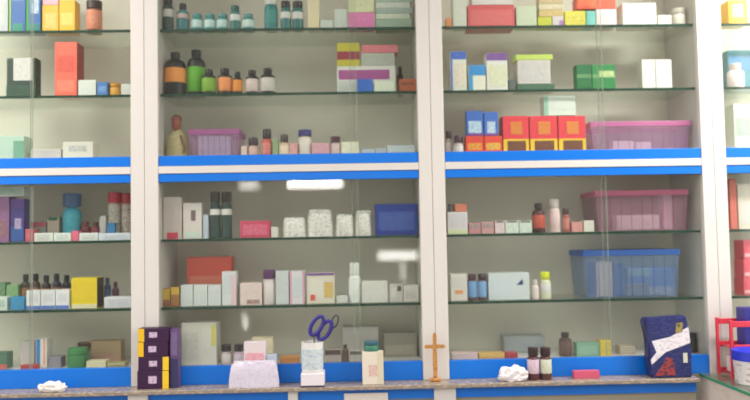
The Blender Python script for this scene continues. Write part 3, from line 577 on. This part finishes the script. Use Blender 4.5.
bk = basket('L2', 584, 682, 250, (58, 106, 190), (150, 170, 200), 'blue rimmed clear plastic basket on the lowest glass shelf', d=.2, trans=.55)
inbox(bk, 590, 596, 262, (60, 90, 160), 'narrow blue carton inside the blue rimmed basket', y=.07, d=.03)
inbox(bk, 597, 613, 262, (216, 186, 180), 'pink carton inside the blue rimmed basket', y=.06)
inbox(bk, 614, 626, 264, (44, 76, 140), 'navy carton inside the blue rimmed basket', y=.07)
inbox(bk, 628, 676, 268, (70, 116, 190), 'wide blue carton inside the blue rimmed basket', y=.11, prints=[(0, 1, 0, .3, (150, 150, 170)), (0, .5, .7, 1, (120, 150, 170))])
inbox(bk, 627, 650, 284, (120, 116, 130), 'low grey carton inside the blue rimmed basket', y=.056, d=.04, ink=(60, 56, 66))
# L3
jg = box('L3', 452, 478, 353, (206, 180, 176), 'flat pinkish carton near the stile on the bottom shelf', y=.03, d=.05)
box('L3', 479, 505, 353, (200, 160, 100), 'flat ochre carton on the bottom shelf', y=.03, d=.05, prints=[(0, 1, .4, 1, (214, 170, 90))])
box('L3', 505.5, 518, 353, (170, 56, 66), 'flat crimson carton on the bottom shelf', y=.03, d=.05)
bottle('L3', 561, 574, 333, (74, 54, 50), (60, 46, 44), (100, 74, 66), 'brown bottle standing behind the glass on the bottom shelf', y=.06, capf=.2, capr=.6)
box('L3', 577, 600, 343, (120, 160, 136), 'sea green carton on the bottom shelf', [(.1, .9, .2, .8, (130, 170, 146), (150, 186, 160))])
box('L3', 600.5, 612, 341, (206, 180, 70), 'yellow carton beside the sea green carton', [(.1, .9, .3, .7, (214, 190, 86), (190, 160, 60))])
box('L3', 620, 636, 346, (176, 164, 150), 'beige carton beyond the yellow carton on the bottom shelf', y=.08)
box('L3', 504, 545, 336, (150, 152, 152), 'grey carton at the back of the bottom shelf', y=.18, d=.08, prints=[(.05, .95, .1, .9, (156, 158, 160), (146, 152, 170))])
jar('L3', 690, 702, 333, (50, 62, 54), (44, 52, 48), None, 'dark green jar behind the navy packet', y=.08, capf=.2)

# ============================================================ LAST BAY (D)
box('T1', 729, 748, 0, (232, 176, 60), 'orange yellow carton alone on the top shelf', [(.2, .8, .3, .85, (224, 200, 170), (200, 110, 90))], d=.07)
box('T2', 729, 760, 50, (86, 136, 150), 'teal carton at the back of the second shelf', [(.05, .9, .5, .85, (96, 140, 176), (70, 110, 160))], y=.13, d=.06)
jar('T2', 732, 748, 62, (214, 196, 196), (206, 190, 190), (220, 206, 206), 'white jar in front of the teal carton', capf=.25, capr=.7, neck=.6, sh=.1)
box('T3', 735, 775, 104, (206, 208, 196), 'large white carton on the ledge at the picture edge', [(.05, .5, .3, .7, (180, 196, 180), (150, 170, 150)), (.05, .6, .05, .25, (220, 206, 206))], d=.1)
lq = box('L1', 731, 738, 179, (206, 110, 100), 'narrow red carton beside the stile', d=.06)
box('L1', 739, 775, 184, (216, 204, 190), 'large cream carton beside the narrow red one', d=.08, prints=[(.05, .5, .1, .6, (222, 210, 206), (200, 190, 186))])
for i in range(3):
    prevr = box('L2', 744, 775, 278-i*19, (216, 80, 100), ('lowest', 'middle', 'topmost')[i]+' pink red carton of the stack beside the stile', [(.02, .9, .1, .3, (226, 170, 176))], on=(prevr if i else None), group='stack of pink red cartons', d=.08)

GAIN[0] = 1.0
# ============================================================ ON THE WORKTOP
YC = -.07
g = 'stack of purple cartons'
PU = (52, 17, 58)
def purp(x0, x1, yt, lb, yel, on=None, y=YC):
    pr = [(.35, .62, .3, .72, (206, 186, 206), (150, 110, 150), 'emblem')]
    pr += [(0, .2, 0, 1, (226, 178, 30), None, 'yellow_end')] if yel < 0 else ([(.8, 1, 0, 1, (228, 190, 40), None, 'yellow_end')] if yel > 0 else [])
    return box('CT', x0, x1, yt, PU, lb, pr, on=on, d=.055, y=y, group=g)
a1 = purp(137, 169, 371, 'purple carton with yellow end at the bottom of the stack', 1)
a2 = purp(138, 169, 357, 'purple carton second from the bottom of the stack', 1, a1)
a3 = purp(137.5, 168, 342, 'purple carton second from the top of the stack', -1, a2)
a4 = purp(138, 169, 328.5, 'purple carton with yellow end topping the stack', -1, a3)
box('CT', 170, 178.5, 329, (96, 70, 112), 'narrow dark violet carton upright beside the purple stack', [(0, 1, 0, .5, (52, 48, 90)), (.1, .9, .55, .95, (120, 100, 140), (90, 60, 110))], y=-.062, d=.045)
pouch('CT', 228, 279, 361, (208, 201, 214), 'clear pouch of lilac white packets lying on the worktop', y=-.095, d=.035, ink=(200, 184, 204))
box('CT', 244, 266, 342, (214, 200, 202), 'upright white carton with red lettering patch behind the clear pouch', [(.08, .92, .5, .75, (220, 180, 186), (200, 70, 100)), (.1, .6, .22, .48, (226, 216, 190), (190, 170, 140)), (.5, .9, .3, .5, (110, 92, 86), (206, 190, 180))], y=-.055, d=.04)
box('CT', 266.5, 277, 355, (176, 184, 196), 'small blue grey carton behind the clear pouch', y=-.055, d=.04)
# pen holder and scissors
X0, X1, z, h = place('CT', 300, 325, 342, -.075)
t = thing('pen_holder', 'white round pen holder with printed wrap on the worktop', 'pen holder', ((X0+X1)/2, -.060, z))
r = .0425
bm = B(); bx(bm, -r, r+.004, -.044, .044, 0, .052, .004); obj('base', bm, mat((222, 214, 218), .4), t)
boxpart('foot_strip', mat((60, 52, 70), .5), t, -r-.001, r+.005, -.0452, -.0442, 0, .006)
bm = B(); n = 28; hh = h-.053; rings = []
for rr, zz in ((r*.96, 0), (r, hh), (r-.003, hh), (r*.93, .003)):
    rings.append([bm.verts.new((rr*math.cos(2*math.pi*i/n), rr*math.sin(2*math.pi*i/n), zz+.053)) for i in range(n)])
for a, b in zip(rings, rings[1:]):
    for i in range(n): bm.faces.new((a[i], a[(i+1)%n], b[(i+1)%n], b[i]))
bm.faces.new(rings[0][::-1]); bm.faces.new(rings[3]); obj('cup', bm, mat((220, 216, 212), .35), t, True)
bm = B(); lathe(bm, [(r*.98, .065), (r*.995, .0655), (r*1.015, hh*.8+.05), (r*.99, hh*.8+.0505)], n=28); obj('printed_wrap', bm, mat((196, 206, 206), .5, ink=(176, 184, 200), inkscale=60), t, True)
bm = B(); lathe(bm, [(r*.99, h-.012), (r*1.03, h-.0115), (r*1.03, h-.0005), (r*.99, h)], n=28)
zb0 = z+.06
def scissors(label, hc, cx, cz, rx, rz, tilt, yy, thick):
    s = thing('scissors', label, 'scissors', (cx, yy, zb0))
    for k in (-1, 1):
        pts = []
        for i in range(20):
            a = 2*math.pi*i/20; x = rx*math.cos(a)+k*rx*.95; zz = rz*math.sin(a)
            pts.append((x*math.cos(tilt)+zz*math.sin(tilt), k*.003, -x*math.sin(tilt)+zz*math.cos(tilt)+cz-zb0))
        bm = B(); tube(bm, pts, thick, 8, True); obj('handle', bm, mat(hc, .35), s, True)
        top = Vector((k*rx*.6*math.cos(tilt)-math.sin(tilt)*rz*.9, k*.003, cz-zb0-rz*.8)); bot = Vector((-.012-k*.004, k*.002, .004))
        bm = B(); tube(bm, [top, (top+bot)*.5, bot], .0036, 6); obj('blade', bm, mat((150, 150, 156), .3, metal=.8), s, True)
    return s
sx, sz = W(322, 325, -.048)
scissors('violet blue handled scissors standing in the pen holder', (40, 28, 124), sx-.004, sz-.010, .019, .040, .55, -.062, .0075)
sx2, sz2 = W(335, 321, -.03)
s = thing('scissors', 'black wire handled scissors leaning at the back of the pen holder', 'scissors', (XZ(314, -.045, zb0), -.046, zb0))
ax = s.location
bm = B(); tube(bm, [(sx2-ax.x+.013*math.cos(2*math.pi*i/20)+.006*math.sin(2*math.pi*i/20), 0, sz2-ax.z+.024*math.sin(2*math.pi*i/20)) for i in range(20)], .0028, 8, True); obj('handle', bm, mat((44, 42, 56), .35), s, True)
bm = B(); tube(bm, [(sx2-ax.x-.008, 0, sz2-ax.z-.024), (0.004, 0, .07), (-.006, 0, .004)], .003, 6); obj('blade', bm, mat((120, 120, 126), .3, metal=.8), s, True)
# small white box with green thing
wb = box('CT', 362.5, 384, 352, (220, 208, 192), 'white carton with reddish print on the worktop under a green tin', [(.3, .95, .25, .6, (216, 196, 186), (196, 120, 110)), (.7, 1, 0, 1, (206, 196, 170))], y=-.08, d=.05)
jar('CT', 364, 379, 342, (60, 120, 100), (56, 96, 110), None, 'small round green tin on the white carton', on=wb, y=-.078, capf=.35, name='tin', cat='tin')
# gold cross against the post
X0, X1, z, h = place('CT', 425, 446, 332, -.045)
t = thing('cross', 'small golden brown cross standing against the white post', 'cross', ((X0+X1)/2, -.042, z))
GO = mat((206, 150, 84), .35, ink=(150, 96, 60), inkscale=150, metal=.2)
boxpart('base', GO, t, -.022, .022, -.014, .014, 0, .012, bev=.003)
bm = B(); poly(bm, [(-.0075, .0125), (.0075, .0125), (.009, h*.45), (.007, h*.66), (.0075, h*.93), (0, h), (-.0075, h*.93), (-.007, h*.66), (-.009, h*.45)], -.004, .004); obj('upright', bm, GO, t)
w = (X1-X0)/2; bm = B(); poly(bm, [(-w, h*.69), (-w*.9, h*.665), (w*.9, h*.665), (w, h*.69), (w, h*.72), (w*.9, h*.745), (-w*.9, h*.745), (-w, h*.72)], -.0055, -.0042); obj('crossbar', bm, GO, t)
# two bottles
g = 'pair of bottles on the worktop'
bottle('CT', 529, 541, 348, (84, 44, 44), (58, 42, 42), (206, 186, 196), 'dark capped bottle with pinkish label on the worktop', y=-.075, capf=.26, capr=.85, neck=.6, lv=(.2, .7), sh=.08, ink=(190, 150, 170), group=g)
bottle('CT', 541.5, 553.5, 348, (84, 50, 44), (58, 42, 42), (204, 204, 184), 'dark capped bottle with pale green label on the worktop', y=-.075, capf=.26, capr=.85, neck=.6, lv=(.2, .7), sh=.08, ink=(176, 186, 160), group=g)
box('CT', 574, 600, 371, (196, 84, 110), 'flat crimson packet lying on the worktop', y=-.06, d=.03, cat='packet')
lump('CT', 500, 529, 367, (222, 214, 214), 'crumpled white clump lying on the worktop beside the two small bottles', -.1, .05, 'clump', 'crumpled_clump', 9)  # plain white irregular lumps on the worktop
lump('CT', 36, 64, 383, (222, 214, 208), 'crumpled white clump lying on the worktop well clear of the purple carton stack', -.1, .05, 'clump', 'crumpled_clump', 4)
# navy packet
X0, X1, z, h = place('CT', 649, 692, 316, -.08); w = X1-X0
t = thing('packet', 'large navy packet with slanting white band standing on the worktop', 'packet', ((X0+X1)/2, -.06, z))
def UV(u, v): return (-w/2+u*w, v*h)
out = [(.06, 0), (1, 0), (1.0, .45), (.93, .9), (.9, 1), (-.03, .97), (-.07, .9), (.05, .62), (0, .3)]
NV = mat((38, 42, 92), .35, ink=(52, 58, 112), inkscale=60)
bm = B(); poly(bm, [UV(*p) for p in out], -.025, .03); bmesh.ops.bevel(bm, geom=bm.edges[:], offset=.004, segments=2, affect='EDGES'); obj('packet_body', bm, NV, t)
def patch(nm, pts, c, k, ink=None):
    bm = B(); poly(bm, [UV(*p) for p in pts], -.0252-.0006*k, -.0246-.0006*k+.0005); obj(nm, bm, mat(c, .4, ink=ink, inkscale=70), t)
patch('white_band', [(.04, .30), (.06, .22), (.4, .42), (.98, .56), (.95, .82), (.5, .66), (.08, .6), (.18, .42)], (222, 214, 216), 1, (196, 188, 200))
patch('red_patch', [(.12, .04), (.62, .04), (.56, .3), (.42, .34), (.3, .2)], (150, 58, 60), 2, (60, 40, 60))
patch('gold_mark', [(.64, .72), (.8, .74), (.82, .9), (.66, .88)], (150, 132, 70), 3, (60, 70, 60))
patch('pale_mark', [(.8, .24), (.9, .24), (.9, .4), (.8, .4)], (200, 200, 180), 2)
# ------------------------------------------------------------ on the glass counter
X0, X1, z, h = place('GC', 728, 790, 319, -.13); w = X1-X0
t = thing('plastic_rack', 'red plastic rack with open rails on the glass counter', 'rack', ((X0+X1)/2, -.1, z))
RD = mat((206, 56, 72), .3)
for sx_ in (-1, 1):
    for sy_ in (-1, 1):
        boxpart('post', RD, t, sx_*w/2-(.012 if sx_ > 0 else 0), sx_*w/2+(.012 if sx_ < 0 else 0), sy_*.055-.005, sy_*.055+.005, 0, h, bev=.002)
for zf in (.12, .58, .98):
    for sy_ in (-1, 1):
        boxpart('rail', RD, t, -w/2+.0125, w/2-.0125, sy_*.055-.004, sy_*.055+.004, h*zf-.022, h*zf, bev=.002)
for zf in (.07, .53):
    boxpart('tray', mat((196, 60, 76), .3, trans=.25), t, -w/2+.0125, w/2-.0125, -.0505, .0505, h*zf-.004, h*zf)
zt = z+h*.07
box('GC', 733, 749, 0, (214, 206, 206), 'small white carton on the lowest tray of the red rack', on={'top': zt}, y=-.11, d=.05, h=.06, ink=(190, 180, 184))
zt = z+h*.53
box('GC', 745, 775, 308, (44, 44, 130), 'navy carton on the upper tray of the red rack', on={'top': zt}, y=-.12, d=.06)
X0, X1, z, h = place('GC', 738, 790, 352, -.3)
t = thing('storage_tub', 'white round tub with blue lid on the glass counter', 'tub', ((X0+X1)/2, -.24, z)); r = .075
bm = B(); lathe(bm, [(r*.86, 0), (r*.9, .003), (r*.97, h-.04), (r*.97, h-.036)], n=32); obj('tub_body', bm, mat((206, 200, 200), .35, ink=(180, 160, 160), inkscale=40), t, True)
bm = B(); lathe(bm, [(r, h-.036), (r*1.03, h-.034), (r*1.03, h-.003), (r*.99, h)], n=36); obj('lid', bm, mat((34, 50, 190), .35), t, True)

# ------------------------------------------------------------ added lamps: streaks in the glass and overhead fill
def streak_lamp(p0, q0, p1, q1, s, label):  # unseen lamp added behind the camera so the glass mirrors a bright streak
    yv = 8.96
    x0, z1 = W(p0, q0, yv); x1, z0 = W(p1, q1, yv)
    t = thing('streak_lamp', label, 'lamp', ((x0+x1)/2, -8.98, z0)); w = (x1-x0)/2; h = z1-z0
    boxpart('housing', WHITE, t, -w-.02, w+.02, -.02, 0, -.02, h+.02, bev=.004)
    boxpart('diffuser', emis('streak_glow', (255, 250, 244), s), t, -w, w, .0005, .02, 0, h, bev=.003)
streak_lamp(289, 179, 342, 187, 26, 'broad added lamp mirrored as a streak in the glass')
streak_lamp(240, 181.5, 258, 189, 9, 'short dim added lamp mirrored as a streak in the glass')
streak_lamp(379, 252, 418, 259, 14, 'long added lamp mirrored low in the glass')
streak_lamp(401, 262, 405, 281, 6, 'slim upright added lamp below the long one')
streak_lamp(243, 315, 247, 328, 12, 'small upright added lamp mirrored low in the glass')
for x in (-1.9, 2.0):  # unseen overhead lamps added as fill, stronger on the right
    t = thing('fill_lamp', 'added unseen fill lamp over the shop floor on the %s' % ('entry side' if x < 0 else 'counter side'), 'lamp', (x, -.7, 2.99))
    boxpart('housing', WHITE, t, -.65, .65, -.12, .12, .02, .05)
    ld = bpy.data.lights.new('fill_lamp_light', 'AREA'); ld.shape = 'RECTANGLE'; ld.size = 1.2; ld.size_y = .2
    ld.energy = 35 if x < 0 else 60; ld.color = (1, .96, .92)
    lo = bpy.data.objects.new('fill_lamp_light', ld); COL.objects.link(lo); lo.parent = t; lo.location = (0, 0, .01)
# ------------------------------------------------------------ world, camera, view
wd = bpy.data.worlds.new('daylight'); SC.world = wd; wd.use_nodes = True
bg = wd.node_tree.nodes['Background']; bg.inputs[0].default_value = (1.0, .985, .96, 1); bg.inputs[1].default_value = 1.7
cd = bpy.data.cameras.new('camera'); co = bpy.data.objects.new('camera', cd); COL.objects.link(co)
cd.sensor_width = 36; cd.lens = 36*F/750; cd.clip_start = .05
cd.dof.use_dof = True; cd.dof.focus_distance = 2.6; cd.dof.aperture_fstop = 1.0
m = Matrix((RT, UP, -fw)).transposed().to_4x4(); m.translation = CAM; co.matrix_world = m
SC.camera = co
SC.view_settings.view_transform = 'Standard'; SC.view_settings.look = 'None'
SC.view_settings.exposure = 0.22; SC.view_settings.gamma = 1; SC.view_settings.use_curve_mapping = False
SC.cycles.use_denoising = True
SC.cycles.transparent_max_bounces = 24
SC.cycles.max_bounces = 10
